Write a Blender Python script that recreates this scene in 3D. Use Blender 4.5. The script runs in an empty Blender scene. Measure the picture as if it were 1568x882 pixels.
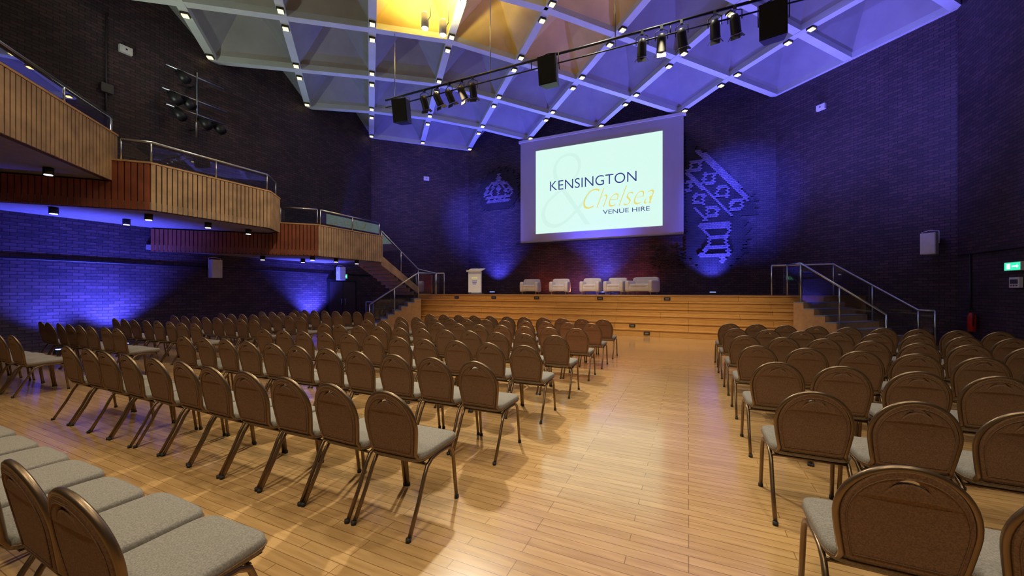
import bpy, bmesh, math, random
from mathutils import Vector, Matrix
random.seed(7)
scene = bpy.context.scene
COL = scene.collection
scene.view_settings.view_transform = 'Standard'

# ------------------------------------------------------------------ materials
def new_mat(name):
    m = bpy.data.materials.new(name); m.use_nodes = True
    nt = m.node_tree
    return m, nt, nt.nodes, nt.links, nt.nodes['Principled BSDF']

def simple(name, col, rough=0.6, metal=0.0, var=0.12, scale=8.0, bump=0.0, emis=None, estr=0.0, spec=0.5):
    m, nt, N, L, b = new_mat(name)
    tc = N.new('ShaderNodeTexCoord'); nz = N.new('ShaderNodeTexNoise')
    nz.inputs['Scale'].default_value = scale; nz.inputs['Detail'].default_value = 3
    L.new(tc.outputs['Object'], nz.inputs['Vector'])
    r = N.new('ShaderNodeValToRGB')
    r.color_ramp.elements[0].position = 0.3; r.color_ramp.elements[1].position = 0.7
    r.color_ramp.elements[0].color = tuple(c*(1-var) for c in col)+(1,)
    r.color_ramp.elements[1].color = tuple(min(1, c*(1+var)) for c in col)+(1,)
    L.new(nz.outputs['Fac'], r.inputs['Fac']); L.new(r.outputs['Color'], b.inputs['Base Color'])
    b.inputs['Roughness'].default_value = rough; b.inputs['Metallic'].default_value = metal
    b.inputs['Specular IOR Level'].default_value = spec
    if bump > 0:
        bp = N.new('ShaderNodeBump'); bp.inputs['Strength'].default_value = bump; bp.inputs['Distance'].default_value = 0.01
        L.new(nz.outputs['Fac'], bp.inputs['Height']); L.new(bp.outputs['Normal'], b.inputs['Normal'])
    if emis:
        b.inputs['Emission Color'].default_value = tuple(emis)+(1,); b.inputs['Emission Strength'].default_value = estr
    return m

def brick_mat(name, c1, c2, mortar):
    m, nt, N, L, b = new_mat(name)
    uv = N.new('ShaderNodeUVMap')
    br = N.new('ShaderNodeTexBrick')
    br.inputs['Color1'].default_value = c1+(1,); br.inputs['Color2'].default_value = c2+(1,); br.inputs['Mortar'].default_value = mortar+(1,)
    br.inputs['Scale'].default_value = 1.0; br.inputs['Mortar Size'].default_value = 0.008
    br.inputs['Brick Width'].default_value = 0.23; br.inputs['Row Height'].default_value = 0.085; br.inputs['Bias'].default_value = -0.2
    L.new(uv.outputs['UV'], br.inputs['Vector'])
    nz = N.new('ShaderNodeTexNoise'); nz.inputs['Scale'].default_value = 0.7; nz.inputs['Detail'].default_value = 6
    L.new(uv.outputs['UV'], nz.inputs['Vector'])
    mx = N.new('ShaderNodeMixRGB'); mx.blend_type = 'MULTIPLY'; mx.inputs['Fac'].default_value = 0.7
    L.new(br.outputs['Color'], mx.inputs['Color1']); L.new(nz.outputs['Fac'], mx.inputs['Color2'])
    L.new(mx.outputs['Color'], b.inputs['Base Color'])
    # protruding headers
    br2 = N.new('ShaderNodeTexBrick'); br2.inputs['Scale'].default_value = 1.0
    br2.inputs['Color1'].default_value = (0, 0, 0, 1); br2.inputs['Color2'].default_value = (0.4, 0.4, 0.4, 1); br2.inputs['Mortar'].default_value = (1, 1, 1, 1)
    br2.inputs['Brick Width'].default_value = 0.46; br2.inputs['Row Height'].default_value = 0.17; br2.inputs['Mortar Size'].default_value = 0.03
    L.new(uv.outputs['UV'], br2.inputs['Vector'])
    ad = N.new('ShaderNodeMath'); ad.operation = 'MULTIPLY_ADD'; ad.inputs[1].default_value = -1.0
    L.new(br.outputs['Fac'], ad.inputs[0]); L.new(br2.outputs['Color'], ad.inputs[2])
    bp = N.new('ShaderNodeBump'); bp.inputs['Strength'].default_value = 0.9; bp.inputs['Distance'].default_value = 0.035
    L.new(ad.outputs[0], bp.inputs['Height']); L.new(bp.outputs['Normal'], b.inputs['Normal'])
    b.inputs['Roughness'].default_value = 0.55
    b.inputs['Specular IOR Level'].default_value = 0.35
    return m

def plank_mat(name, c1, c2, gap, bw, rh, rough, rot=0.0, coord='UV', gapsize=0.003, bump=0.15, coat=0.0):
    m, nt, N, L, b = new_mat(name)
    tc = N.new('ShaderNodeTexCoord'); mp = N.new('ShaderNodeMapping')
    mp.inputs['Rotation'].default_value = (0, 0, rot)
    L.new(tc.outputs[coord], mp.inputs['Vector'])
    br = N.new('ShaderNodeTexBrick')
    br.offset = 0.37; br.offset_frequency = 3
    br.inputs['Color1'].default_value = c1+(1,); br.inputs['Color2'].default_value = c2+(1,); br.inputs['Mortar'].default_value = gap+(1,)
    br.inputs['Scale'].default_value = 1.0; br.inputs['Mortar Size'].default_value = gapsize
    br.inputs['Brick Width'].default_value = bw; br.inputs['Row Height'].default_value = rh
    L.new(mp.outputs['Vector'], br.inputs['Vector'])
    mp2 = N.new('ShaderNodeMapping'); mp2.inputs['Scale'].default_value = (1.2, 14, 1)
    L.new(mp.outputs['Vector'], mp2.inputs['Vector'])
    nz = N.new('ShaderNodeTexNoise'); nz.inputs['Scale'].default_value = 2.5; nz.inputs['Detail'].default_value = 8
    L.new(mp2.outputs['Vector'], nz.inputs['Vector'])
    r = N.new('ShaderNodeValToRGB'); r.color_ramp.elements[0].color = (0.72, 0.66, 0.58, 1); r.color_ramp.elements[1].color = (1, 1, 1, 1)
    r.color_ramp.elements[0].position = 0.3; r.color_ramp.elements[1].position = 0.65
    L.new(nz.outputs['Fac'], r.inputs['Fac'])
    mx = N.new('ShaderNodeMixRGB'); mx.blend_type = 'MULTIPLY'; mx.inputs['Fac'].default_value = 0.8
    L.new(br.outputs['Color'], mx.inputs['Color1']); L.new(r.outputs['Color'], mx.inputs['Color2'])
    L.new(mx.outputs['Color'], b.inputs['Base Color'])
    nz2 = N.new('ShaderNodeTexNoise'); nz2.inputs['Scale'].default_value = 1.3; nz2.inputs['Detail'].default_value = 5
    L.new(mp.outputs['Vector'], nz2.inputs['Vector'])
    mr = N.new('ShaderNodeMapRange'); mr.inputs['To Min'].default_value = rough*.75; mr.inputs['To Max'].default_value = rough*1.3
    L.new(nz2.outputs['Fac'], mr.inputs['Value']); L.new(mr.outputs[0], b.inputs['Roughness'])
    b.inputs['Coat Weight'].default_value = coat; b.inputs['Coat Roughness'].default_value = .13
    bp = N.new('ShaderNodeBump'); bp.inputs['Strength'].default_value = bump; bp.inputs['Distance'].default_value = 0.004; bp.invert = True
    L.new(br.outputs['Fac'], bp.inputs['Height']); L.new(bp.outputs['Normal'], b.inputs['Normal'])
    return m

def emit_mat(name, col, strength, base=(0.02, 0.02, 0.02)):
    return simple(name, base, 0.6, emis=col, estr=strength)

def fabric(name, col, var=0.2):
    m, nt, N, L, b = new_mat(name)
    tc = N.new('ShaderNodeTexCoord'); nz = N.new('ShaderNodeTexNoise'); nz.inputs['Scale'].default_value = 160; nz.inputs['Detail'].default_value = 2
    L.new(tc.outputs['Object'], nz.inputs['Vector'])
    r = N.new('ShaderNodeValToRGB'); r.color_ramp.elements[0].position = .35; r.color_ramp.elements[1].position = .65
    r.color_ramp.elements[0].color = tuple(c*(1-var) for c in col)+(1,); r.color_ramp.elements[1].color = tuple(c*(1+var) for c in col)+(1,)
    L.new(nz.outputs['Fac'], r.inputs['Fac']); L.new(r.outputs['Color'], b.inputs['Base Color'])
    bp = N.new('ShaderNodeBump'); bp.inputs['Strength'].default_value = .25; bp.inputs['Distance'].default_value = .002
    L.new(nz.outputs['Fac'], bp.inputs['Height']); L.new(bp.outputs['Normal'], b.inputs['Normal'])
    b.inputs['Roughness'].default_value = .9; b.inputs['Specular IOR Level'].default_value = .2
    return m

def glass_mat(name):
    m, nt, N, L, b = new_mat(name)
    N.remove(b)
    out = N['Material Output']
    t = N.new('ShaderNodeBsdfTransparent'); t.inputs['Color'].default_value = (.86, .93, .95, 1)
    g = N.new('ShaderNodeBsdfGlossy'); g.inputs['Roughness'].default_value = .02
    lw = N.new('ShaderNodeLayerWeight'); lw.inputs['Blend'].default_value = .35
    mp = N.new('ShaderNodeMath'); mp.operation = 'MULTIPLY_ADD'; mp.inputs[1].default_value = .55; mp.inputs[2].default_value = .10
    L.new(lw.outputs['Fresnel'], mp.inputs[0])
    mx = N.new('ShaderNodeMixShader'); L.new(mp.outputs[0], mx.inputs['Fac'])
    L.new(t.outputs[0], mx.inputs[1]); L.new(g.outputs[0], mx.inputs[2]); L.new(mx.outputs[0], out.inputs['Surface'])
    return m

M = {}
M['brick'] = brick_mat('dark_purple_brick', (.080, .054, .070), (.16, .095, .11), (.03, .022, .03))
M['relief'] = simple('relief_brick', (.16, .125, .18), .6, var=.35, scale=6)
M['relief_dark'] = simple('relief_brick_dark', (.022, .014, .022), .7, var=.3, scale=6)
M['floor'] = plank_mat('maple_strip_floor', (.66, .41, .175), (.56, .335, .135), (.30, .16, .06), .9, .075, .22, gapsize=.0025, bump=.1, coat=.7)
M['stagewood'] = plank_mat('stage_board_oak', (.68, .38, .12), (.60, .32, .09), (.12, .06, .02), 2.4, .2, .4, coord='UV', gapsize=.004, bump=.4)
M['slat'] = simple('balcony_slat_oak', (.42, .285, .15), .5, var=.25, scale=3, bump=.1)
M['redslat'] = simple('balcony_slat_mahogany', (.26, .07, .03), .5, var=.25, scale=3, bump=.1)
M['darkgap'] = simple('slat_backing', (.06, .03, .02), .8)
M['soffit'] = simple('soffit_plaster', (.20, .18, .18), .7)
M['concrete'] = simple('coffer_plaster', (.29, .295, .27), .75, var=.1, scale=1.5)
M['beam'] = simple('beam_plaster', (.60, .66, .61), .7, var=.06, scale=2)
M['gold'] = simple('coffer_gold_paint', (.74, .54, .17), .6, var=.1, scale=1.5)  # warm lamp glow put into the base colour of the central coffers
M['steel'] = simple('brushed_steel', (.55, .6, .68), .3, 1.0, var=.05)
M['black'] = simple('black_metal', (.015, .015, .018), .45, var=.1)
M['grey'] = simple('grey_metal', (.06, .06, .07), .45, var=.1)
M['blackcloth'] = simple('speaker_grille', (.01, .01, .012), .8, var=.3, scale=90)
M['white'] = simple('white_plastic', (.75, .76, .78), .5, var=.04)
M['glass'] = glass_mat('clear_glass')
M['bronze'] = simple('bronze_tube', (.22, .15, .09), .36, .85, var=.1)
M['backfab'] = fabric('back_fabric_brown', (.20, .115, .065))
M['seatfab'] = fabric('seat_fabric_taupe', (.25, .225, .19))
M['rubber'] = simple('rubber_foot', (.02, .02, .02), .7)
M['leather'] = simple('cream_leather', (.84, .78, .70), .45, var=.06, scale=5, bump=.05)
M['tread'] = simple('stair_tread_carpet', (.25, .28, .33), .8, var=.15, scale=30)
M['screencloth'] = simple('screen_cloth', (.50, .47, .50), .8, var=.03, scale=.8)
M['screenimg'] = emit_mat('screen_projected', (.68, .96, .84), 1.0, (.05, .05, .05))
M['navy'] = emit_mat('text_navy', (.03, .04, .22), 1.0)
M['goldtext'] = emit_mat('text_gold', (.80, .70, .16), 1.0)
M['paletext'] = emit_mat('text_pale', (.635, .905, .80), 1.0)
M['lamp'] = emit_mat('downlight_lens', (1, .80, .28), 3.2)
M['warmlamp'] = emit_mat('warm_lamp_lens', (1, .82, .35), 30.0)
M['soflamp'] = emit_mat('soffit_lamp_lens', (.9, .85, .9), 4.0)
M['bluelamp'] = emit_mat('blue_lamp_lens', (.15, .2, 1), 8.0)
M['exitgreen'] = emit_mat('exit_sign_green', (.03, .75, .40), 1.3)
M['exitwhite'] = emit_mat('exit_sign_white', (.8, 1, .9), 2.0)
M['red'] = simple('extinguisher_red', (.5, .02, .02), .35)
M['door'] = simple('door_dark_wood', (.05, .035, .04), .5)
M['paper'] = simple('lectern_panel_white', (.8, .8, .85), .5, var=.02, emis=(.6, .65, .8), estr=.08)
M['timber'] = simple('oak_trim', (.5, .3, .14), .5)

# ------------------------------------------------------------------ mesh builder
class MB:
    def __init__(s): s.v = []; s.f = []; s.m = []; s.sm = []; s.mats = []
    def mi(s, k):
        if k not in s.mats: s.mats.append(k)
        return s.mats.index(k)
    def raw(s, vs, fs, mat, smooth=False, T=None):
        o = len(s.v); k = s.mi(mat)
        for p in vs:
            p = Vector(p)
            s.v.append(T @ p if T else p)
        for f in fs: s.f.append([o+i for i in f]); s.m.append(k); s.sm.append(smooth)
    def box(s, c, size, mat, rz=0, rx=0, ry=0, T=None, taper=1.0):
        hx, hy, hz = [a/2 for a in size]
        R = Matrix.Translation(c) @ Matrix.Rotation(rz, 4, 'Z') @ Matrix.Rotation(ry, 4, 'Y') @ Matrix.Rotation(rx, 4, 'X')
        if T: R = T @ R
        b = [(x*hx*(taper if z < 0 else 1), y*hy*(taper if z < 0 else 1), z*hz) for z in (-1, 1) for y in (-1, 1) for x in (-1, 1)]
        s.raw([R @ Vector(p) for p in b], [(0, 2, 3, 1), (4, 5, 7, 6), (0, 1, 5, 4), (2, 6, 7, 3), (0, 4, 6, 2), (1, 3, 7, 5)], mat)
    def tube(s, pts, r, mat, seg=8, T=None, sq=1.0):
        pts = [Vector(p) for p in pts]; n = len(pts)
        rings = []; up = None
        for i, p in enumerate(pts):
            t = (pts[min(i+1, n-1)]-pts[max(i-1, 0)]).normalized()
            if up is None:
                up = Vector((0, 0, 1)) if abs(t.z) < .9 else Vector((0, 1, 0))
            a = t.cross(up).normalized(); up = a.cross(t).normalized()
            rr = r[i] if isinstance(r, (list, tuple)) else r
            rings.append([p + a*rr*math.cos(2*math.pi*k/seg) + up*rr*sq*math.sin(2*math.pi*k/seg) for k in range(seg)])
        vs = [q for rg in rings for q in rg]; fs = []
        for i in range(n-1):
            for k in range(seg):
                k2 = (k+1) % seg
                fs.append((i*seg+k, i*seg+k2, (i+1)*seg+k2, (i+1)*seg+k))
        fs.append(tuple(reversed(range(seg)))); fs.append(tuple((n-1)*seg+k for k in range(seg)))
        s.raw(vs, fs, mat, True, T)
    def sbox(s, c, half, mat, e=.3, nu=20, nv=10, T=None, rz=0, rx=0):
        def sp(w, m): return math.copysign(abs(w)**m, w)
        R = Matrix.Translation(c) @ Matrix.Rotation(rz, 4, 'Z') @ Matrix.Rotation(rx, 4, 'X')
        if T: R = T @ R
        vs = []; fs = []
        for j in range(nv+1):
            ph = -math.pi/2+math.pi*j/nv
            for i in range(nu):
                th = 2*math.pi*(i+.5)/nu
                vs.append(R @ Vector((half[0]*sp(math.cos(ph), e)*sp(math.cos(th), e), half[1]*sp(math.cos(ph), e)*sp(math.sin(th), e), half[2]*sp(math.sin(ph), e*1.4))))
        for j in range(nv):
            for i in range(nu):
                i2 = (i+1) % nu
                fs.append((j*nu+i, j*nu+i2, (j+1)*nu+i2, (j+1)*nu+i))
        s.raw(vs, fs, mat, True)
    def prism(s, poly, z0, z1, mat, mat_top=None):
        n = len(poly)
        vs = [(x, y, z0) for x, y in poly]+[(x, y, z1) for x, y in poly]
        s.raw(vs, [tuple(reversed(range(n)))]+[(i, (i+1) % n, n+(i+1) % n, n+i) for i in range(n)], mat)
        s.raw([(x, y, z1) for x, y in poly], [tuple(range(n))], mat_top or mat)
    def mesh(s, name):
        me = bpy.data.meshes.new(name)
        me.from_pydata([tuple(p) for p in s.v], [], s.f)
        for k in s.mats: me.materials.append(M[k])
        for p, k, sm in zip(me.polygons, s.m, s.sm): p.material_index = k; p.use_smooth = sm
        me.update(); return me
    def obj(s, name, parent=None, loc=(0, 0, 0), rz=0):
        o = bpy.data.objects.new(name, s.mesh(name)); COL.objects.link(o)
        o.location = loc; o.rotation_euler = (0, 0, rz)
        if parent: o.parent = parent
        return o

def empty(name, loc=(0, 0, 0)):
    e = bpy.data.objects.new(name, None); COL.objects.link(e); e.location = loc; e.empty_display_size = .1
    return e
def inst(name, me, loc, rz=0):
    o = bpy.data.objects.new(name, me); COL.objects.link(o); o.location = loc; o.rotation_euler = (0, 0, rz); return o

def uv_box(me):
    uv = me.uv_layers.new(name='UVMap')
    for p in me.polygons:
        n = p.normal
        for li in p.loop_indices:
            co = me.vertices[me.loops[li].vertex_index].co
            if abs(n.z) > .7: uv.data[li].uv = (co.x, co.y)
            else:
                t = Vector((-n.y, n.x, 0)); t = t.normalized() if t.length > 1e-4 else Vector((1, 0, 0))
                uv.data[li].uv = (co.dot(t), co.z)

# ------------------------------------------------------------------ room shell
YF, YB = 18.5, -6.7
P = [(-11.2, YF), (3.2, YF), (6.8, 14.9), (6.8, -3.1), (3.2, YB), (-11.2, YB), (-14.8, -3.1), (-14.8, 14.9)]
wall_names = ['wall_front', 'wall_front_right', 'wall_right', 'wall_back_right', 'wall_back', 'wall_back_left', 'wall_left', 'wall_front_left']
ctr = Vector((-4, 5.9))
for i, nm in enumerate(wall_names):
    a = Vector(P[i]); b = Vector(P[(i+1) % 8]); d = (b-a).normalized(); nrm = Vector((-d.y, d.x))
    if (ctr-a).dot(nrm) > 0: nrm = -nrm
    q = [a, b, b+nrm*.25, a+nrm*.25]
    mb = MB(); vs = [(p.x, p.y, 0) for p in q]+[(p.x, p.y, 12) for p in q]
    mb.raw(vs, [(0, 1, 5, 4), (1, 2, 6, 5), (2, 3, 7, 6), (3, 0, 4, 7), (4, 5, 6, 7), (3, 2, 1, 0)], 'brick')
    o = mb.obj(nm); uv_box(o.data)
mb = MB(); mb.prism(P[::-1], -.2, 0, 'floor'); o = mb.obj('floor'); uv_box(o.data)

def pdist(x, y):
    r = 1e9
    for i in range(8):
        ax, ay = P[i]; bx, by = P[(i+1) % 8]
        c = -((bx-ax)*(y-ay)-(by-ay)*(x-ax))/math.hypot(bx-ax, by-ay)
        r = min(r, c)
    return r
def zc(x, y): return 9.5+.125*min(max(pdist(x, y), 0), 7)

mb = MB(); rb = MB(); lb = MB()
S = 1.8
edges = set()
for i in range(-4, 5):
    for j in range(-1, 9):
        for (cx, cy) in ((-5.8+3.6*i, 18.5-3.6*j), (-4+3.6*i, 16.7-3.6*j)):
            cs = [(cx+S, cy), (cx, cy+S), (cx-S, cy), (cx, cy-S)]
            z4 = [zc(*c) for c in cs]; ap = (cx, cy, sum(z4)/4+1.35)
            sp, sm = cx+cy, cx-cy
            warm_glow = (.1 < sp < 10.9) and (-18.9 < sm < -8.1)
            for k in range(4):
                p, q = cs[k], cs[(k+1) % 4]
                mx_, my_ = (p[0]+q[0]+cx)/3, (p[1]+q[1]+cy)/3
                if pdist(mx_, my_) > 0:
                    mb.raw([(p[0], p[1], z4[k]), (q[0], q[1], z4[(k+1) % 4]), ap], [(0, 2, 1)], 'gold' if warm_glow else 'concrete')
                    key = tuple(sorted([(round(p[0], 2), round(p[1], 2)), (round(q[0], 2), round(q[1], 2))]))
                    edges.add(key)
for (p, q) in sorted(edges):
    a = Vector((p[0], p[1], zc(*p))); b = Vector((q[0], q[1], zc(*q)))
    d = (b-a).normalized(); sd = Vector((-d.y, d.x, 0)).normalized()*.12
    vs = [a-sd+Vector((0, 0, -.1)), a+sd+Vector((0, 0, -.1)), a+sd*.8+Vector((0, 0, .12)), a-sd*.8+Vector((0, 0, .12)),
          b-sd+Vector((0, 0, -.1)), b+sd+Vector((0, 0, -.1)), b+sd*.8+Vector((0, 0, .12)), b-sd*.8+Vector((0, 0, .12))]
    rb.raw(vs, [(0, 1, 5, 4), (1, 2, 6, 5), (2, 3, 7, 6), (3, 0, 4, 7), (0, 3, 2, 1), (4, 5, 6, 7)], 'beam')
    if d.x*d.y < 0 and pdist((p[0]+q[0])/2, (p[1]+q[1])/2) > .5:
        for t in (.14, .86):
            c = a.lerp(b, t)
            lb.box((c.x, c.y, c.z-.13), (.2, .2, .06), 'black', rz=math.pi/4)
            lb.box((c.x, c.y, c.z-.17), (.15, .15, .03), 'lamp', rz=math.pi/4)
mb.obj('ceiling'); rb.obj('ceiling_beams'); lb.obj('ceiling_downlights')

# ------------------------------------------------------------------ stage with full-width wooden tiers
SH = 1.4; NT = 6; RUN = .2
mb = MB()
for k in range(NT):
    o_ = RUN*k
    sp = [(2.8+o_, 13.85+o_), (5.3, 16.35), (3.18, 18.47), (-11.18, 18.47), (-13.3, 16.35), (-10.8-o_, 13.85+o_)]
    z0, z1 = SH*k/NT, SH*(k+1)/NT
    mb.prism(sp, z0, z1-.03, 'stagewood')
    e = .025
    sp2 = [(2.8+o_, 13.85+o_-e), (5.3, 16.35), (3.18, 18.47), (-11.18, 18.47), (-13.3, 16.35), (-10.8-o_, 13.85+o_-e)]
    mb.prism(sp2, z1-.03, z1, 'stagewood')
o = mb.obj('stage'); uv_box(o.data)
yt = 13.85+RUN*(NT-1)
for x in (-9.6, -7.7, -5.7, -3.1, -.7):
    pm = MB(); pm.box((0, 0, 0), (.22, .02, .1), 'black'); pm.box((0, -.012, 0), (.14, .006, .05), 'steel'); pm.obj('socket_plate', loc=(x, yt-.012, 1.28))
for x, y, z in ((-1.8, 14.038, .34), (-1.3, 13.838, .11)):
    pm = MB(); pm.box((0, 0, 0), (.2, .02, .1), 'black'); pm.box((0, -.012, 0), (.12, .006, .05), 'steel'); pm.obj('socket_plate', loc=(x, y, z))

def railing(name, pts, zbase, glass=True, postr=.02):
    mb = MB()
    mb.tube(pts, .028, 'steel')
    pts = [Vector(p) for p in pts]
    for i in range(len(pts)-1):
        a, b = pts[i], pts[i+1]; L_ = (b-a).length; n = max(1, round(L_/1.3))
        za, zb_ = zbase[i], zbase[i+1]
        for k in range(n+1):
            if k == 0 and i > 0: continue
            t = k/n; q = a.lerp(b, t); zz = za+(zb_-za)*t
            mb.tube([(q.x, q.y, zz), (q.x, q.y, q.z)], postr, 'steel')
        if glass:
            d = Vector((b.x-a.x, b.y-a.y, 0)).normalized()*.04
            vs = [(a.x+d.x, a.y+d.y, za+.08), (b.x-d.x, b.y-d.y, zb_+.08), (b.x-d.x, b.y-d.y, b.z-.08), (a.x+d.x, a.y+d.y, a.z-.08)]
            mb.raw(vs, [(0, 1, 2, 3)], 'glass')
    return mb.obj(name)

for sx in (1, -1):
    def mir(x): return x if sx == 1 else -8-x
    mb = MB(); u = (.7071*sx, -.7071); w = (.7071*sx, .7071); o0 = (mir(2.825), 13.835)
    for k in range(7):
        zt = SH-.175*(k+1); c = [(0, 0), (1.9, 0), (1.9, .28), (0, .28)]
        poly = [(o0[0]+w[0]*a+u[0]*(b+.28*k), o0[1]+w[1]*a+u[1]*(b+.28*k)) for a, b in c]
        if sx == 1: poly = poly[::-1]
        mb.prism(poly, 0, zt-.03, 'timber')
        mb.prism(poly, zt-.03, zt, 'tread')
    mb.obj('stage_stairs')
    railing('stair_handrail', [(mir(2.5), 15.15, 2.4), (mir(4.12), 15.12, 2.4), (mir(5.52), 13.72, 1.05), (mir(5.75), 13.5, 1.05)], [SH, SH, 0.02, 0], True)
    railing('stair_handrail', [(mir(2.9), 15.0, 2.4), (mir(3.02), 13.9, 2.38), (mir(4.4), 12.38, .98)], [SH, 1.22, 0], True)

# ------------------------------------------------------------------ projection screen
scr = empty('projection_screen', (-4.05, 18.2, 0))
mb = MB()
mb.box((0, 0.05, 6.68), (7.7, .02, 5.3), 'screencloth')
mb.box((0, 0.05, 3.99), (8.2, .06, .07), 'black')
mb.box((0, 0.1, 9.26), (7.9, .16, .12), 'white')
mb.obj('screen_sheet', scr)
mb = MB(); mb.box((0, .03, 6.56), (6.0, .012, 4.2), 'screenimg'); mb.obj('projected_image', scr)
def text(body, x0, x1, z0, z1, mat, shear=0, y=0.018, name='text', off=0.0):
    c = bpy.data.curves.new(name, 'FONT'); c.body = body; c.size = 1; c.shear = shear; c.extrude = .002; c.offset = off
    t = bpy.data.objects.new(name, c); COL.objects.link(t)
    bpy.context.view_layer.update()
    dg = bpy.context.evaluated_depsgraph_get(); me = bpy.data.meshes.new_from_object(t.evaluated_get(dg))
    bpy.data.objects.remove(t)
    xs = [v.co.x for v in me.vertices]; ys = [v.co.y for v in me.vertices]
    ax, bx, ay, by = min(xs), max(xs), min(ys), max(ys)
    for v in me.vertices:
        xx = x0+(v.co.x-ax)/(bx-ax)*(x1-x0); zz = z0+(v.co.y-ay)/(by-ay)*(z1-z0); yy = y - v.co.z
        v.co = (xx, yy, zz)
    me.materials.clear(); me.materials.append(M[mat])
    return me
def stext(body, X0, X1, z0, z1, mat, shear=0, y=.018, nm='text', off=0.0):
    me = text(body, X0+4.05, X1+4.05, z0, z1, mat, shear, y, nm, off)
    o = bpy.data.objects.new(nm, me); COL.objects.link(o); o.parent = scr
stext('&', -6.75, -4.1, 4.7, 8.3, 'paletext', .1, .021, 'ampersand', -.03)
stext('KENSINGTON', -6.29, -2.15, 6.56, 7.03, 'navy', nm='title_text', off=-.006)
stext('Chelsea', -4.6, -1.4, 5.5, 6.42, 'goldtext', .5, .015, 'script_text', -.022)
stext('VENUE HIRE', -3.67, -1.58, 5.17, 5.37, 'navy', nm='subtitle_text')

# ------------------------------------------------------------------ brick relief murals on the front wall
def crown(u, v):
    if 0 <= v < .10 and abs(u) < .72: return True
    if .22 <= v < .32 and abs(u) < .78: return True
    if .10 <= v < .22 and abs(u) < .72 and (int((u+2)*6) % 2 == 0): return True
    if v >= .32:
        q = (u/.92)**2+((v-.35)/.85)**2
        if .72 < q < 1.0: return True
        q = (u/.5)**2+((v-.35)/.8)**2
        if .65 < q < 1.0: return True
        if abs(u) < .06 and v < 1.2: return True
        for cu, cv in ((0, .75), (-.62, .55), (.62, .55)):
            if .45 < abs(u-cu)/.2+abs(v-cv)/.2 < 1: return True
    if u*u+(v-1.32)**2 < .02: return True
    if abs(u) < .04 and 1.32 < v < 1.62: return True
    if abs(u) < .14 and 1.48 < v < 1.55: return True
    return False
def inpoly(x, y, pl):
    c = False; n = len(pl)
    for i in range(n):
        (x1, y1), (x2, y2) = pl[i], pl[(i+1) % n]
        if (y1 > y) != (y2 > y) and x < (x2-x1)*(y-y1)/(y2-y1)+x1: c = not c
    return c
MIT = [(-.15, 7.1), (.25, 7.65), (.55, 7.55), (1.2, 6.9), (1.85, 6.1), (2.25, 5.35), (1.95, 4.9), (1.35, 4.55), (.6, 4.55), (.2, 5.2), (-.15, 6.0)]
def mitre(x, z):
    if inpoly(x, z, MIT):
        q = (x-.4)*.77+(z-7.6)*.64; p = -(x-.4)*.64+(z-7.6)*.77
        if q > -.14: return True
        if q > -.85:      # chain of open diamonds along the sloping edge
            a = abs(((p*1.25) % 1)-.5)*.8+abs(q+.5)*.95
            return .17 < a < .34
        if q > -.98: return True
        if q > -1.65:
            a = abs(((p*1.25+.5) % 1)-.5)*.8+abs(q+1.32)*.95
            return .15 < a < .33
        if q > -1.8: return True
        return ((p*2.0) % 1) < .4
    if .35 < x < 1.6 and 2.75 < z < 4.5:
        w_ = .62-.25*math.sin(max(0, min(1, (z-3.1)/1.2))*math.pi)
        c_ = 1.0+.12*math.sin((z-3)*2)
        if 4.25 < z < 4.45 or 3.0 < z < 3.16: return abs(x-1.0) < .62
        if 3.16 < z < 4.25:
            return abs(x-c_) < w_ and (abs(x-c_) > w_-.13 or ((z*2.4) % 1 < .4))
        if z < 3.0: return abs(x-1.3) < (z-2.6)*.4
    return False
def bricks(fn_l, fn_d, z0, z1, x0, x1, name):
    mb = MB(); bw, bh = .115, .07
    for j in range(int((z1-z0)/bh)):
        for i in range(int((x1-x0)/bw)):
            x = x0+(i+.5*(j % 2))*bw; z = z0+j*bh
            if fn_l(x, z): mb.box((x, 18.428, z), (bw-.008, .14, bh-.01), 'relief')
            elif fn_d(x, z): mb.box((x, 18.468, z), (bw-.006, .06, bh-.006), 'relief_dark')
    return mb.obj(name)
bricks(lambda x, z: crown((x+9.25)/.95, (z-6.35)/.95), lambda x, z: ((x+9.25)/1.25)**2+((z-6.95)/1.2)**2+random.uniform(-.25, .25) < 1, 6.0, 8.7, -10.9, -8.0, 'brick_relief_mural')
def dark(x, z):
    r = random.uniform(-.15, .15)
    zq = round(z*4)/4; xq = x
    if x > 2.5+r: return False
    if zq > 8.3-(xq+.1)*1.15+r: return False
    if z < 4.7: return ((x-1.0)/(1.25+r))**2+((z-3.9)/1.5)**2 < 1 or (2.9 < z < 3.9 and x < .9 and random.random() < .6)
    return True
bricks(mitre, dark, 2.2, 8.9, -.1, 3.0, 'brick_relief_mural')
bricks(lambda x, z: False, lambda x, z: random.random() < .65-abs(z-3.0)*.9, 2.3, 3.6, -1.6, -.1, 'brick_relief_mural')

# ------------------------------------------------------------------ balconies
def slat_face(mb, a, b, z0, z1, mat, cap=True, out=None):
    a = Vector(a); b = Vector(b); L_ = (b-a).length; d = (b-a)/L_; n = Vector((d.y, -d.x))
    if out is not None and n.dot(Vector(out)) < 0: n = -n
    rz = math.atan2(d.y, d.x)
    c = (a+b)/2 - n*.06
    mb.box((c.x, c.y, (z0+z1)/2), (L_, .08, z1-z0), 'darkgap', rz=rz)
    k = max(1, int(L_/.105))
    for i in range(k):
        q = a+d*((i+.5)*L_/k) - n*.005
        mb.box((q.x, q.y, (z0+z1)/2), (L_/k-.022, .035, z1-z0-.02), mat, rz=rz)
    if cap:
        mb.box((c.x, c.y, z1+.02), (L_+.04, .16, .04), 'timber', rz=rz)

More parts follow.
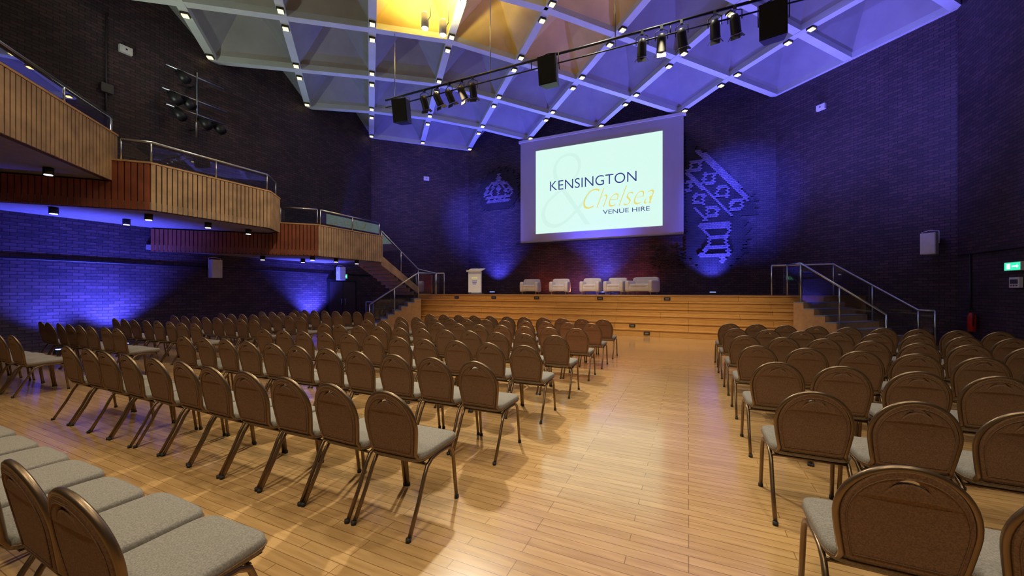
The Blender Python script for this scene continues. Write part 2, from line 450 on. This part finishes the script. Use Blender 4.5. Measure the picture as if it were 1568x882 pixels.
bal = empty('balcony')
WX = -14.78
mb = MB()
C = [(-11.5, 9.15), (-11.5, 12.2), (WX, 12.2), (WX, 5.87)]
mb.prism(C, 2.80, 2.95, 'soffit', 'darkgap')
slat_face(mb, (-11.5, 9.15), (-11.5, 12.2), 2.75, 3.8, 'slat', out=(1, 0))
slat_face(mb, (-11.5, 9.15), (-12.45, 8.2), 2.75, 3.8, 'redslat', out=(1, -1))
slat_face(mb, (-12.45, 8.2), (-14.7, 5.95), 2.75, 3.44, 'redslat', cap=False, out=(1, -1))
slat_face(mb, (-12.9, 12.2), (-14.7, 12.2), 2.75, 3.8, 'redslat', out=(0, 1))
mb.obj('lower_tier', bal)
mb = MB()
B = [(-11.5, 4.65), (-11.5, 7.5), (-12.1, 8.2), (WX, 8.2), (WX, 1.37)]
mb.prism(B, 3.47, 3.65, 'soffit', 'darkgap')
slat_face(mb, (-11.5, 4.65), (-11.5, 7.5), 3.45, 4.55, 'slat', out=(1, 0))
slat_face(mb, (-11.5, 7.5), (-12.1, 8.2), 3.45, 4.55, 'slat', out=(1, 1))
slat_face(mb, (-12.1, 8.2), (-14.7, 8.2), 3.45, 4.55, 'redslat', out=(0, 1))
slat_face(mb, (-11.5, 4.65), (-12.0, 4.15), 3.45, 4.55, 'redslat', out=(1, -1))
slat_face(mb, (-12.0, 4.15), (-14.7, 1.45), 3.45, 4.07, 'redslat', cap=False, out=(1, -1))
mb.obj('middle_tier', bal)
mb = MB()
A = [(-12.15, 4.3), (WX, 4.3), (WX, -3.1), (-11.2, -6.66), (-9.0, -6.66), (-9.0, 1.15)]
mb.prism(A, 4.1, 4.28, 'soffit', 'darkgap')
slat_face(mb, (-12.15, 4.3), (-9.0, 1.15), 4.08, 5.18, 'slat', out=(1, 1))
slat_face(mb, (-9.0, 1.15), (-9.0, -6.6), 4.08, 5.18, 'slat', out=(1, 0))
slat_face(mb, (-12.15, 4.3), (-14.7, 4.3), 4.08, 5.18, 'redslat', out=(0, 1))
mb.obj('upper_tier', bal)
railing('balcony_railing', [(-11.58, 9.3, 4.36), (-11.58, 12.1, 4.36)], [3.84, 3.84])
railing('balcony_railing', [(-12.35, 8.4, 4.36), (-11.6, 9.2, 4.36)], [3.84, 3.84])
railing('balcony_railing', [(-11.95, 4.3, 5.08), (-11.58, 4.7, 5.08), (-11.58, 7.45, 5.08), (-12.15, 8.1, 5.08)], [4.59]*4)
railing('balcony_railing', [(-12.2, 4.22, 5.6), (-9.08, 1.1, 5.6), (-9.08, -6.5, 5.6)], [5.22]*3)
mb = MB()
n = 9
for k in range(n):
    zt = 2.95-(2.95-SH)*(k+1)/(n+1); y0 = 12.25+.26*k
    mb.box((-12.25, y0+.13, zt-.02), (1.2, .28, .04), 'tread')
    mb.box((-12.25, y0+.01, zt-.09), (1.2, .02, .16), 'timber')
for x in (-11.62, -12.88):
    vs = [(x-.02, 12.22, 2.65), (x-.02, 14.7, 1.42), (x-.02, 14.7, 1.72), (x-.02, 12.22, 3.05), (x+.02, 12.22, 2.65), (x+.02, 14.7, 1.42), (x+.02, 14.7, 1.72), (x+.02, 12.22, 3.05)]
    mb.raw(vs, [(0, 1, 2, 3), (7, 6, 5, 4), (0, 4, 5, 1), (3, 2, 6, 7), (1, 5, 6, 2), (0, 3, 7, 4)], 'slat')
mb.obj('balcony_stairs')
railing('stair_handrail', [(-11.62, 12.25, 4.05), (-11.62, 14.65, 2.6), (-10.9, 15.1, 2.4)], [3.02, 1.72, SH], True)

def cyl(mb, c, r, h, mat, seg=16, T=None): mb.tube([(c[0], c[1], c[2]-h/2), (c[0], c[1], c[2]+h/2)], r, mat, seg, T)
mb = MB(); cyl(mb, (0, 0, -.07), .08, .14, 'black'); cyl(mb, (0, 0, -.145), .065, .012, 'soflamp')
dl = mb.mesh('soffit_downlight')
for x, y, z in [(-12.2, 4.9, 3.465), (-12.2, 6.2, 3.465), (-12.4, 7.4, 3.465), (-13.6, 5.0, 3.465), (-13.2, 3.6, 3.465), (-12.1, 9.4, 2.795), (-12.1, 10.4, 2.795), (-12.1, 11.4, 2.795), (-13.6, 8.6, 2.795), (-13.4, 10, 2.795), (-10.6, 2.2, 4.095), (-12, 3.2, 4.095)]:
    inst('soffit_downlight', dl, (x, y, z))

# ------------------------------------------------------------------ banquet chair
def arcpts(c, rx, rz_, a0, a1, n):
    return [(c[0]+rx*math.cos(a0+(a1-a0)*i/n), c[1]+rz_*math.sin(a0+(a1-a0)*i/n)) for i in range(n+1)]
def back_y(z, x=0): return -.185-.18*max(0, z-.45)+.35*x*x*1.2-.03
def chair_mesh():
    mb = MB()
    mb.sbox((0, .03, .455), (.225, .235, .038), 'seatfab', e=.28, nu=32, nv=10)
    mb.box((0, .03, .425), (.40, .40, .02), 'rubber')
    pp = []
    for i in range(33):
        th = 2*math.pi*i/32
        f = lambda w: math.copysign(abs(w)**.28, w)
        pp.append((.226*f(math.cos(th)), .03+.236*f(math.sin(th)), .45))
    mb.tube(pp, .004, 'backfab', 5)
    for s in (-1, 1):
        pts = [(.225*s, .225, 0), (.222*s, .20, .2), (.22*s, .185, .34), (.218*s, .165, .395), (.216*s, .12, .42), (.216*s, 0, .425), (.216*s, -.08, .415), (.217*s, -.13, .385), (.219*s, -.165, .33), (.222*s, -.225, .2), (.225*s, -.335, 0)]
        mb.tube(pts, .0135, 'bronze', 8)
        for p in (pts[0], pts[-1]): cyl(mb, (p[0], p[1], .012), .017, .024, 'rubber', 8)
    mb.tube([(-.21, .17, .405), (.21, .17, .405)], .009, 'bronze', 6)
    mb.tube([(-.21, -.13, .395), (.21, -.13, .395)], .009, 'bronze', 6)
    hw = lambda z: .168+(.037)*min(1, max(0, (z-.45)/.2))**.7
    left = [(-.21, -.02, .425), (-.2, -.12, .432), (-.185, -.19, .45)]
    side = [(-hw(z), z) for z in (.48, .53, .58, .63, .66)]
    top = arcpts((0, .665), .205, .225, math.pi, 0, 22)
    outl = side[:-1]+top+[(-x, z) for x, z in side[:-1]][::-1]
    path = left+[(x, back_y(z, x), z) for x, z in outl]+[(-a, b, c) for a, b, c in left[::-1]]
    mb.tube(path, .0135, 'bronze', 8)
    cu = bpy.data.curves.new('bk', 'CURVE'); cu.dimensions = '2D'; cu.fill_mode = 'BOTH'
    cu.extrude = .008; cu.bevel_depth = .009; cu.bevel_resolution = 1
    inner = [(-.155, .475)]+[(x*.93, .475+(z-.475)*.975) for x, z in outl]+[(.155, .475)]
    inner = [(x*.97, z) for x, z in inner]
    def spl(pts):
        s_ = cu.splines.new('POLY'); s_.points.add(len(pts)-1)
        for p, q in zip(s_.points, pts): p.co = (q[0], q[1], 0, 1)
        s_.use_cyclic_u = True
    spl(inner)
    up = arcpts((0, .70), .09, .158, math.radians(150), math.radians(30), 10)
    lo = arcpts((0, .72), .085, .105, math.radians(28), math.radians(152), 10)
    spl(up+lo)
    ob = bpy.data.objects.new('bk', cu); COL.objects.link(ob); bpy.context.view_layer.update()
    me = bpy.data.meshes.new_from_object(ob.evaluated_get(bpy.context.evaluated_depsgraph_get()))
    bpy.data.objects.remove(ob)
    vs = [(v.co.x, back_y(v.co.y, v.co.x)+.002-v.co.z, v.co.y) for v in me.vertices]
    mb.raw(vs, [tuple(p.vertices) for p in me.polygons], 'backfab', False)
    ins = [(x*.86, .49+(z-.475)*.88) for x, z in outl]
    ins = [(x, back_y(z, x)-.0155, z) for x, z in ins]; ins.append(ins[0])
    mb.tube(ins, .0025, 'backfab', 4)
    return mb.mesh('banquet_chair')
CH = chair_mesh()
def put(x, y):
    inst('banquet_chair', CH, (x+random.uniform(-.006, .006), y+random.uniform(-.02, .02), 0), math.radians(random.uniform(-2, 2)))
for k in range(7):
    y = 2.22+1.17*k
    for i in range(11): put(-1.80-.492*i, y)
    for i in range(11):
        if .75+.478*i < 6.3: put(.75+.478*i, y-.03)
    for i in range(8): put(-9.15-.492*i, y+.13)
for i in range(11): put(-1.87-.492*i, .81)

# ------------------------------------------------------------------ armchairs and lectern
def armchair_mesh(w=.86):
    mb = MB()
    mb.sbox((0, 0, .25), (w/2-.06, .36, .11), 'leather', e=.15)
    mb.sbox((0, -.04, .38), (w/2-.14, .33, .075), 'leather', e=.3)
    mb.sbox((0, .33, .46), (w/2-.02, .10, .28), 'leather', e=.25)
    for s in (-1, 1):
        mb.sbox((s*(w/2-.08), 0, .35), (.085, .40, .24), 'leather', e=.25)
        for yy in (-.3, .3): mb.tube([(s*(w/2-.1), yy, 0), (s*(w/2-.1), yy, .16)], .018, 'steel')
    return mb.mesh('armchair')
AM = armchair_mesh()
for x, y, r in [(-6.85, 17.0, .15), (-5.42, 17.1, .1), (-3.95, 17.0, 0), (-2.86, 16.9, -.15)]:
    inst('armchair', AM, (x, y, SH+.002), r)
inst('armchair', armchair_mesh(1.15), (-1.72, 16.5, SH+.002), -.35)
mb = MB()
mb.box((0, 0, .02), (.6, .5, .04), 'steel')
for s in (-1, 1): mb.tube([(s*.26, -.1, .03), (s*.26, -.05, 1.05)], .02, 'steel')
mb.box((0, -.16, .56), (.62, .02, .92), 'paper')
mb.box((0, 0.05, .55), (.4, .3, 1.0), 'white')
mb.box((0, -.02, 1.12), (.72, .5, .03), 'white', rx=.28)
mb.box((0, -.26, 1.07), (.72, .02, .08), 'white')
for i, z in enumerate((.75, .62, .55, .48)): mb.box((0, -.172, z), (.3-.04*i, .004, .025), 'goldtext' if i == 0 else 'navy')
mb.tube([(0.1, .1, 1.15), (.1, .02, 1.3), (.08, -.08, 1.36)], .007, 'black')
mb.obj('lectern', loc=(-8.85, 15.3, SH+.002), rz=.1)

# ------------------------------------------------------------------ lighting bar with spotlights & loudspeakers
mb = MB()
mb.tube([(-9.3, 10.0, 8.0), (3.4, 10.0, 8.0)], .035, 'black')
mb.tube([(-9.3, 10.0, 7.75), (3.4, 10.0, 7.75)], .02, 'black')
for x in (-8.9, -5.3, -1.7, 1.9):
    mb.tube([(x, 10, 7.75), (x, 10, zc(x, 10)-.1)], .014, 'steel')
for x in (-7.4, -4, -.4, 3): mb.tube([(x, 10, 7.75), (x, 10, 8.0)], .015, 'black')
mb.obj('lighting_bar')
def par_mesh():
    mb = MB()
    T = Matrix.Translation((0, 0, -.3)) @ Matrix.Rotation(math.radians(35), 4, 'X')
    mb.tube([(0, 0, -.25), (0, 0, -.22), (0, 0, .05), (0, 0, .14)], [.12, .11, .105, .06], 'black', 14, T=T)
    mb.tube([(0, 0, -.256), (0, 0, -.252)], .085, 'steel', 14, T=T)
    mb.tube([(-.14, 0, -.3), (-.14, 0, -.1), (0, 0, -.03), (.14, 0, -.1), (.14, 0, -.3)], .011, 'black', 6)
    mb.box((0, 0, 0), (.06, .08, .1), 'black')
    for s in (-1, 1):
        mb.box((s*.13, 0, -.31), (.1, .2, .006), 'black', ry=s*.9, T=T); mb.box((0, s*.13, -.31), (.2, .1, .006), 'black', rx=-s*.9, T=T)
    return mb.mesh('stage_spotlight')
PM = par_mesh()
for x in (-7.7, -7.2, -6.75, -6.3, -5.9, -1.05, -.6, -.15, .55, .95): inst('stage_spotlight', PM, (x, 10, 7.96), random.uniform(-.4, .4))
def speaker_mesh(w, h, d, body, grille):
    mb = MB()
    vs = [(-w/2, -d/2, -h/2), (w/2, -d/2, -h/2), (w*.36, d/2, -h/2), (-w*.36, d/2, -h/2), (-w/2, -d/2, h/2), (w/2, -d/2, h/2), (w*.36, d/2, h/2), (-w*.36, d/2, h/2)]
    mb.raw(vs, [(3, 2, 1, 0), (4, 5, 6, 7), (0, 1, 5, 4), (1, 2, 6, 5), (2, 3, 7, 6), (3, 0, 4, 7)], body)
    mb.box((0, -d/2-.008, 0), (w*.92, .016, h*.94), grille)
    mb.tube([(-w*.55, 0, 0), (-w*.55, 0, h*.58), (0, 0, h*.64), (w*.55, 0, h*.58), (w*.55, 0, 0)], .012, body, 6)
    return mb
sm = speaker_mesh(.5, .7, .42, 'black', 'blackcloth').mesh('loudspeaker')
for x, y, z, r in ((-8.4, 9.8, 7.35, .2), (-3.4, 9.8, 7.45, 0), (1.65, 9.8, 7.3, -.2)):
    o = inst('loudspeaker', sm, (x, y, z), r); o.rotation_euler = (math.radians(12), 0, r)
ws = speaker_mesh(.32, .6, .28, 'white', 'white')
ws.tube([(0, .1, 0), (0, .36, .05)], .02, 'black'); ws.box((0, .36, .05), (.1, .02, .16), 'black')
wsm = ws.mesh('wall_loudspeaker')
for x, y, z, r in ((6.25, 14.9, 2.9, -math.pi/4), (-14.38, 7.5, 2.3, math.pi/2), (-14.38, 12.6, 2.35, math.pi/2)):
    o = inst('wall_loudspeaker', wsm, (x, y, z), r)
mb = MB()
cyl(mb, (0, 0, 0), .11, .42, 'white'); cyl(mb, (0, 0, .215), .095, .02, 'warmlamp'); cyl(mb, (0, 0, -.215), .095, .01, 'warmlamp'); mb.tube([(.11, 0, 0), (.2, 0, .1), (.2, 0, 1.5)], .012, 'steel')
fm = mb.mesh('pendant_flood')
floods = [(-7.05, 9.2, 9.5), (-6.7, 9.6, 9.45), (-4.2, 8.6, 9.2), (-1.6, 9.2, 9.2)]
for f in floods: inst('pendant_flood', fm, f)
mb = MB()
mb.tube([(0, 0, -1.1), (0, 0, 1.0)], .035, 'steel')
for z, h in ((.85, .8), (.1, .9), (-.35, .8)):
    mb.tube([(0, -h, z), (0, h, z)], .028, 'steel')
for z, yy in ((.75, -.5), (.0, -.7), (.0, -.35), (-.45, -.6), (-.45, .5), (-.45, .1)):
    mb.tube([(.02, yy, z), (.2, yy, z-.12), (.38, yy+.05, z-.3)], [.09, .13, .14], 'black', 12)
for z in (-.8, .6): mb.tube([(0, 0, z), (-.36, 0, z)], .02, 'black')
mb.obj('lighting_tree', loc=(-14.42, 7.0, 7.6))
def wbox(x, y, z, r, nm='wall_sensor'):
    mb = MB(); mb.box((0, 0, 0), (.28, .1, .2), 'white'); mb.box((0, -.055, 0), (.2, .015, .12), 'white'); mb.box((0, -.065, 0), (.04, .01, .04), 'black')
    mb.obj(nm, loc=(x, y, z), rz=r)
wbox(4.35, 17.28, 8.2, -math.pi/4); wbox(-12.8, 16.82, 7.6, math.pi/4); wbox(-14.74, 5.4, 8.5, math.pi/2)
mb = MB(); mb.tube([(6.77, 14.8, 2.54), (6.77, 4, 2.54)], .02, 'black'); mb.tube([(6.77, 14.3, 0), (6.77, 14.3, 2.54)], .02, 'black'); mb.obj('wall_conduit')
mb = MB(); mb.tube([(-14.77, 14.8, 2.35), (-14.77, -2.8, 2.35)], .02, 'black'); mb.obj('wall_conduit')
mb = MB(); mb.tube([(-14.76, 5.0, 6), (-14.76, 5.0, 9.3)], .02, 'grey'); mb.box((-14.72, 5.0, 7.2), (.1, .25, .25), 'grey'); mb.obj('wall_conduit')
def exit_sign(x, y, z, r):
    mb = MB(); mb.box((0, 0, 0), (.5, .06, .2), 'white'); mb.box((0, -.034, 0), (.46, .01, .17), 'exitgreen')
    mb.box((-.1, -.042, 0), (.1, .006, .12), 'exitwhite'); mb.box((.08, -.042, 0), (.14, .006, .03), 'exitwhite')
    mb.box((.16, -.042, 0), (.05, .006, .05), 'exitwhite', ry=math.pi/4)
    mb.obj('exit_sign', loc=(x, y, z), rz=r)
exit_sign(6.75, 12.75, 2.12, -math.pi/2); exit_sign(-14.75, 13.05, 2.25, math.pi/2)
# control panel below the right-hand exit sign
mb = MB(); mb.box((0, 0, 0), (.3, .06, .24), 'white'); mb.box((0, -.034, .02), (.22, .01, .1), 'grey')
for i in range(3): mb.box((-.08+.08*i, -.036, -.07), (.03, .012, .03), 'red' if i == 0 else 'grey')
mb.obj('wall_control_panel', loc=(6.75, 12.7, 1.75), rz=-math.pi/2)
for nm, x, y, sx in (('door_1', -14.75, 13.05, 1),):
    mb = MB()
    mb.box((0, 0, 1.0), (.04, 1.5, 1.99), 'door'); mb.box((sx*.025, 0, 1.0), (.01, .02, 1.96), 'black')
    for s in (-1, 1):
        mb.box((0, s*.79, 1.02), (.08, .08, 2.03), 'black'); mb.tube([(sx*.05, s*.1, .9), (sx*.05, s*.1, 1.2)], .014, 'steel', 8)
    mb.box((0, 0, 2.06), (.08, 1.66, .08), 'black'); mb.obj(nm, loc=(x, y, 0))
mb = MB(); mb.tube([(0, 0, -.25), (0, 0, -.22), (0, 0, .15), (0, 0, .22), (0, 0, .25)], [.06, .08, .08, .05, .025], 'red', 16)
cyl(mb, (0, 0, .28), .025, .06, 'black'); mb.box((0, -.05, .32), (.02, .12, .02), 'black'); mb.tube([(.02, 0, .28), (.1, -.02, .2), (.1, -.02, -.1)], .012, 'black', 6)
mb.box((0, .09, 0), (.06, .04, .3), 'black')
mb.obj('fire_extinguisher', loc=(6.68, 14.05, .75), rz=-math.pi/2)

mb = MB(); mb.box((0, 0, .06), (.28, .2, .1), 'black'); mb.box((0, 0, .116), (.22, .14, .012), 'bluelamp'); mb.tube([(-.16, 0, .0), (-.16, 0, .12)], .012, 'black', 6); mb.tube([(.16, 0, .0), (.16, 0, .12)], .012, 'black', 6)
ul = mb.mesh('led_uplight')

# ------------------------------------------------------------------ lights
def spot(loc, tgt, e, col, ang=70, blend=.7, r=.08, nm='spot_lamp'):
    l = bpy.data.lights.new(nm, 'SPOT'); l.energy = e; l.color = col; l.spot_size = math.radians(ang); l.spot_blend = blend; l.shadow_soft_size = r
    o = bpy.data.objects.new(nm, l); COL.objects.link(o); o.location = loc
    o.rotation_euler = (Vector(tgt)-Vector(loc)).to_track_quat('-Z', 'Y').to_euler(); return o
BL = (.07, .085, 1.0); VI = (.16, .14, 1.0)
for x in (-9.3, -3.6, .9):
    inst('led_uplight', ul, (x, 17.75, SH+.002)); spot((x, 17.75, SH+.18), (x, 18.6, SH+5.5), 2000 if x != -3.6 else 1100, BL, 90, 1)
for x, y, e in ((-14.1, 5.1, 2200), (-14.1, 4.0, 1000), (-14.1, 11.4, 2600)):
    inst('led_uplight', ul, (x, y, 0.002), math.pi/2); spot((x, y, .18), (-14.95, y, 3), e, BL, 95, 1)
# stage spotlights washing the front wall blue
spot((-7.7, 10.2, 7.6), (-10.2, 18.5, 5.4), 11000, BL, 34, 1)
spot((.55, 10.2, 7.6), (2.0, 18.5, 5.4), 12000, BL, 35, 1)
spot((.95, 10.2, 7.6), (5.6, 15.8, 7.0), 3000, VI, 70, 1)
spot((-7.2, 10.2, 7.6), (-13.0, 16.6, 6.5), 1600, VI, 60, 1)
# blue wash on ceiling
spot((-11.5, 16.5, SH+.3), (-9, 14, 10), 2300, BL, 80)
spot((3.6, 16.5, SH+.3), (2, 14, 10), 3300, VI, 85)
spot((-4, 17.6, 1.7), (-4, 15.0, 10), 2300, BL, 110)
spot((6.3, 11, .3), (3.5, 11, 10), 1700, VI, 80)
# red wash under screen
for x in (-6.5, -5.0, -2.2): spot((x, 17.4, SH+.1), (x, 18.7, 3.0), 75, (1, .16, .05), 120, 1)
# warm floods up into the glow-tinted coffers
for f in floods: spot((f[0], f[1], f[2]+.25), (f[0], f[1], 12), 280 if f[0] < -6 else 60, (1, .80, .28), 155, .5)
spot((-5.9, 9.4, 8.9), (-2.3, 4.2, 0), 3300, (1, .95, .76), 48, 1, .2)
# unseen fill spots added to light the left ceiling
spot((-12.5, 3.0, 5.3), (-10, 8, 10), 420, (.84, .93, .80), 130)
spot((-13.5, 10.8, 4.0), (-10, 10, 10), 300, (.4, .6, 1), 110)
# house downlights
K = .44
for x, y, e, c in ((-11.2, 4.1, 750, (1, .82, .54)), (-7.6, 4.1, 1000, (1, .84, .56)), (-4, 4.1, 900, (1, .88, .63)), (-.4, 4.1, 1300, (1, .95, .76)), (3.2, 4.1, 650, (1, .88, .7)),
                (-9.4, 9.5, 600, (1, .82, .54)), (-2.2, 9.5, 1200, (1, .95, .76)), (-.4, 9.5, 1000, (1, .95, .78)), (3.2, 9.5, 300, (.8, .8, 1)),
                (-7.6, .5, 800, (1, .82, .54)), (-2.2, .2, 900, (1, .87, .62)), (2.5, .2, 700, (1, .88, .68)), (-4, 12.5, 1100, (1, .8, .52)), (-9, 13, 500, (1, .77, .52))):
    spot((x, y, 9.3), (x, y, 0), e*K, c, 85, .8, .25)
# unseen fill spots added behind the camera to brighten the chair backs
for x, e in ((-6.5, 1000), (-1.5, 1000), (2.6, 800)):
    spot((x, -3.0, 9.2), (x-.3, 4.5, 0), e*.75, (1, .84, .62), 75, .9, .25)
# orange specials on the centre aisle chairs
spot((-3.2, 1.2, 9.0), (-2.25, 7.6, .7), 1600, (1, .27, .06), 20, 1)
# violet spot added to tint the floor
spot((-3.4, 9.8, 7.6), (-2.0, 3.6, 0), 650, (.35, .3, 1), 40, 1)
# warm wash on stage front
spot((-6.3, 9.8, 7.6), (-7.0, 13.85, .9), 1100, (1, .74, .40), 60, 1)
spot((-.6, 9.8, 7.6), (-.3, 13.85, .9), 1600, (1, .78, .44), 55, 1)
# armchairs
spot((-4.0, 10.2, 7.6), (-4.2, 17.0, 1.6), 900, (1, .80, .72), 32, 1)
# balcony face wash
spot((-6, 6.0, 9.0), (-11.5, 7.0, 3.8), 750, (1, .84, .64), 50)
spot((-6, 5.0, 9.0), (-10.5, 2.8, 4.6), 220, (1, .84, .64), 40)
spot((-6, 7.5, 8.6), (-14.5, 6.6, 7.4), 90, (.8, .8, 1), 50, 1)
# soffit lamps
for x, y, z in ((-12.2, 6.2, 3.28), (-13.2, 3.6, 3.28), (-12.1, 10.4, 2.6), (-10.6, 2.2, 3.9)): spot((x, y, z), (x, y, 0), 50, (.9, .85, 1), 110)

w = bpy.data.worlds.new('World'); scene.world = w; w.use_nodes = True
w.node_tree.nodes['Background'].inputs['Color'].default_value = (.02, .02, .05, 1)
w.node_tree.nodes['Background'].inputs['Strength'].default_value = .3

# ------------------------------------------------------------------ camera
cam = bpy.data.cameras.new('camera'); co = bpy.data.objects.new('camera', cam); COL.objects.link(co)
co.location = (0, 0, 1.55); co.rotation_euler = (math.radians(90), 0, math.radians(24.7))
cam.sensor_width = 36; cam.lens = 588/1568*36; cam.shift_y = 5/1568; cam.clip_start = .05
scene.camera = co
